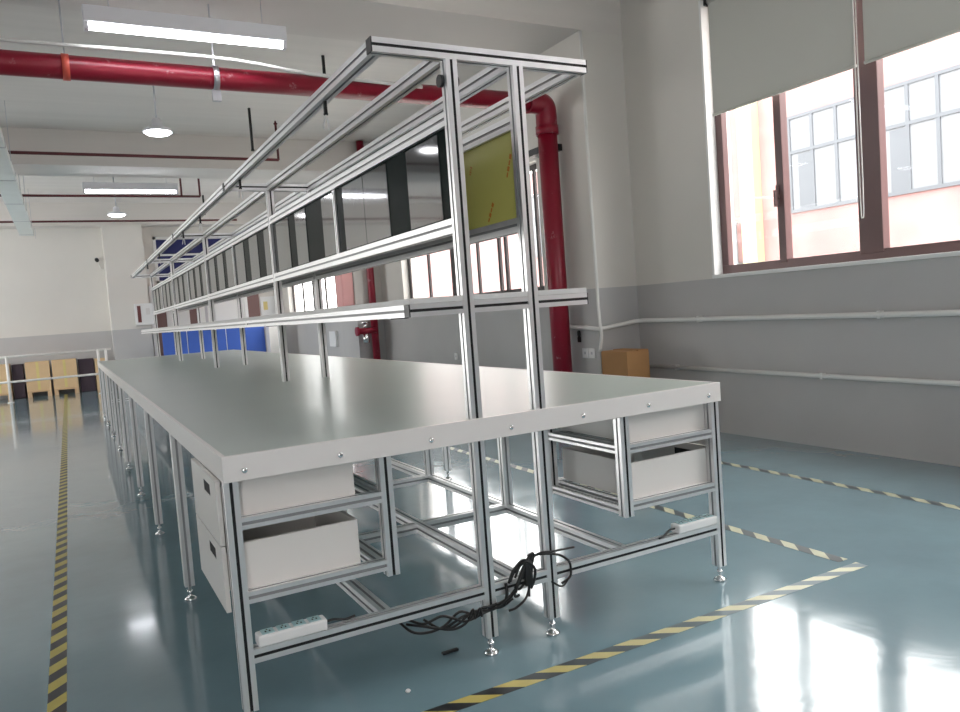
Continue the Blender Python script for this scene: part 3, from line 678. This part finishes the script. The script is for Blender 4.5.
tubes += [(x, y-.2, 3.3, 'unseen tube lamp added to light the hall, to the left or behind the viewer') for x, y in [(-2.7, 3.6), (-2.7, -2.6), (.7, -3.2), (-5.6, 3.6), (-5.6, 10.9), (3.0, -2.6)]]  # unseen lamps repeated out of view to add light
bays = [(.72, 6.72, 3.3, 'round lit bay lamp between the two tube lamps'), (.64, 12.95, 3.3, 'round lit bay lamp near the back wall'), (-2.5, 7.05, 3.3, 'round lit bay lamp over the left of the hall, nearer, seen mirrored'), (-2.5, 13.1, 3.3, 'round lit bay lamp over the left of the hall, farther, seen mirrored')]
bays += [(x, y, 3.3, 'unseen round bay lamp added to light the hall, to the left or behind the viewer') for x, y in [(-2.5, .5), (.7, -.9), (-5.5, 7)]]  # more unseen lamps, added for their light
for proto, lst in ((T0, tubes), (B0, bays)):
    for i, (x, y, z, lab) in enumerate(lst):
        o = proto if i == 0 else copy_tree(proto)
        o.location = (x, y, z); o['label'] = lab

# ================================================================ NEAR THE WALLS
cb = thing('cardboard_box', 'brown cardboard box on the floor in the corner of the near pillar and right wall', 'box', (3.90, 3.03, 0))
bm = B(); t = .006
bx_, by_ = .12, .175
for lo, hi in [((-bx_,-by_,0),(bx_,by_,t)), ((-bx_,-by_,t),(bx_,-by_+t,.70)), ((-bx_,by_-t,t),(bx_,by_,.70)), ((-bx_,-by_+t,t),(-bx_+t,by_-t,.70)), ((bx_-t,-by_+t,t),(bx_,by_-t,.70))]: box(bm, lo, hi)
part('body', bm, 'carton', cb)
part('flap', bx((-.118, -.17, .701), (-.01, .17, .706)), 'carton', cb); part('flap', bx((.01, -.17, .701), (.118, .17, .710)), 'carton', cb)
def palletbox(x0, x1, lab, k='crate', y=15.9):
    c = (x0+x1)/2; h = (x1-x0)/2-.012
    p = thing('pallet', 'wooden pallet under the ' + lab.replace(' side by side',''), 'pallet', (c, y+.25, 0), 'pallets by the back wall')
    for s in (-1, 1): part('runner', bx((s*(h-.04)-.04, -.24, 0), (s*(h-.04)+.04, .24, .10)), 'wood', p)
    part('deck', bx((-h, -.24, .10), (h, .24, .125)), 'wood', p)
    q = thing('carton', lab, 'box', (c, y+.25, .1255), 'cartons by the back wall'); part('body', bx((-h, -.23, 0), (h, .23, .60), .006), k, q)
    if k == 'crate': part('tape_strip', bx((-.025, -.2335, .02), (.025, -.2305, .595)), 'yellowlabel', q)
palletbox(-1.175, -.715, 'left one of the two tan cartons at the back wall')
palletbox(-.695, -.215, 'right one of the two tan cartons at the back wall')
palletbox(-1.85, -1.42, 'tan carton at the left edge of the photo', y=15.9)
for a, b, lab in [(-1.40, -1.20, 'dark crate between the tan cartons at the far left'), (-.19, .10, 'dark crate right of the two tan cartons')]:
    solo('crate', bx((a, 16.0, 0), (b, 16.4, .70), .01), 'darkcrate', lab, 'crate', 'dark crates by the back wall')
solo('carton', bx((.12, 15.95, 0), (.36, 16.4, .68), .006), 'crate', 'narrow tan carton partly hidden by the far end of the workbench', 'box', 'cartons by the back wall')
gr = thing('guard_rail', 'white tube guard rail in front of the cartons at the back', 'railing', (-.55, 15.0, 0))
for z in (.885, .40):
    bm = B(); cyl(bm, (-2.6, 0, z), (.96, 0, z), .022, 12); part('rail', bm, 'rail', gr)
for x in (-.86, .72, .86):
    bm = B(); cyl(bm, (x, 0, 0), (x, 0, .90), .026, 12); cyl(bm, (x, 0, 0), (x, 0, .012), .06, 14); part('post', bm, 'rail', gr)
# blue partition boards at the back
for i, (a, b) in enumerate([(1.44, 1.93), (1.95, 2.75), (2.77, 3.60)]):
    r = thing('partition_board', ['leftmost', 'middle', 'rightmost'][i] + ' of the blue partition boards behind the workbench', 'partition', ((a+b)/2, 15.4, 0), 'blue partition boards')
    h = (b-a)/2; part('panel', bx((-h, -.02, .05), (h, .02, 1.13), .004), 'blue', r)
    for s in (-1, 1): part('foot', bx((s*(h-.06)-.02, -.18, 0), (s*(h-.06)+.02, .18, .05), .003), 'steel', r)
solo('cabinet', bx((3.64, 15.1, 0), (3.98, 15.5, 1.13), .006), 'lam', 'white cabinet at the right end of the blue boards', 'cabinet')
nb = thing('notice_box', 'white box with a dark red panel on the back pillar', 'box', (1.16, 15.99, 1.33))
part('body', bx((-.17, -.12, 0), (.2, 0, .47), .004), 'white', nb); part('panel', bx((-.12, -.126, .06), (-.05, -.1205, .42)), 'signred', nb); part('note', bx((.05, -.126, .22), (.13, -.1205, .36)), 'shelf', nb, label='pale grey note')
hc = thing('hydrant_cabinet', 'pale red fire cabinet on the side of the farther pillar', 'cabinet', (3.735, 9.92, 1.32))
part('body', bx((-.08, -.17, 0), (.099, .17, .62), .004), 'pinkcab', hc); part('door', bx((-.092, -.155, .03), (-.081, .155, .59), .002), 'pinkcab', hc)
wn = thing('white_board', 'white notice board with a yellow note in the far right corner', 'board', (4.0, 16.4995, 1.2))
part('board', bx((-.19, -.02, 0), (.2, 0, .62), .003), 'white', wn); part('note', bx((-.12, -.024, .30), (-.02, -.0205, .50)), 'yellowlabel', wn, label='yellow note')
cam2 = thing('wall_camera', 'small dark camera bracket high on the back wall', 'camera', (.37, 16.5, 2.72))
part('arm', bx((-.015, -.22, .1), (.015, -.001, .14), .003), 'steel', cam2); bm = B(); cyl(bm, (0, -.40, .06), (0, -.16, .10), .04, 12); part('body', bm, 'cap', cam2)
bm = B(); tube(bm, [(.02, -.01, .1), (.08, -.01, -.1), (.22, -.01, -.2), (.16, -.01, -1.4)], .008, 6); part('cable', bm, 'conduit', cam2)
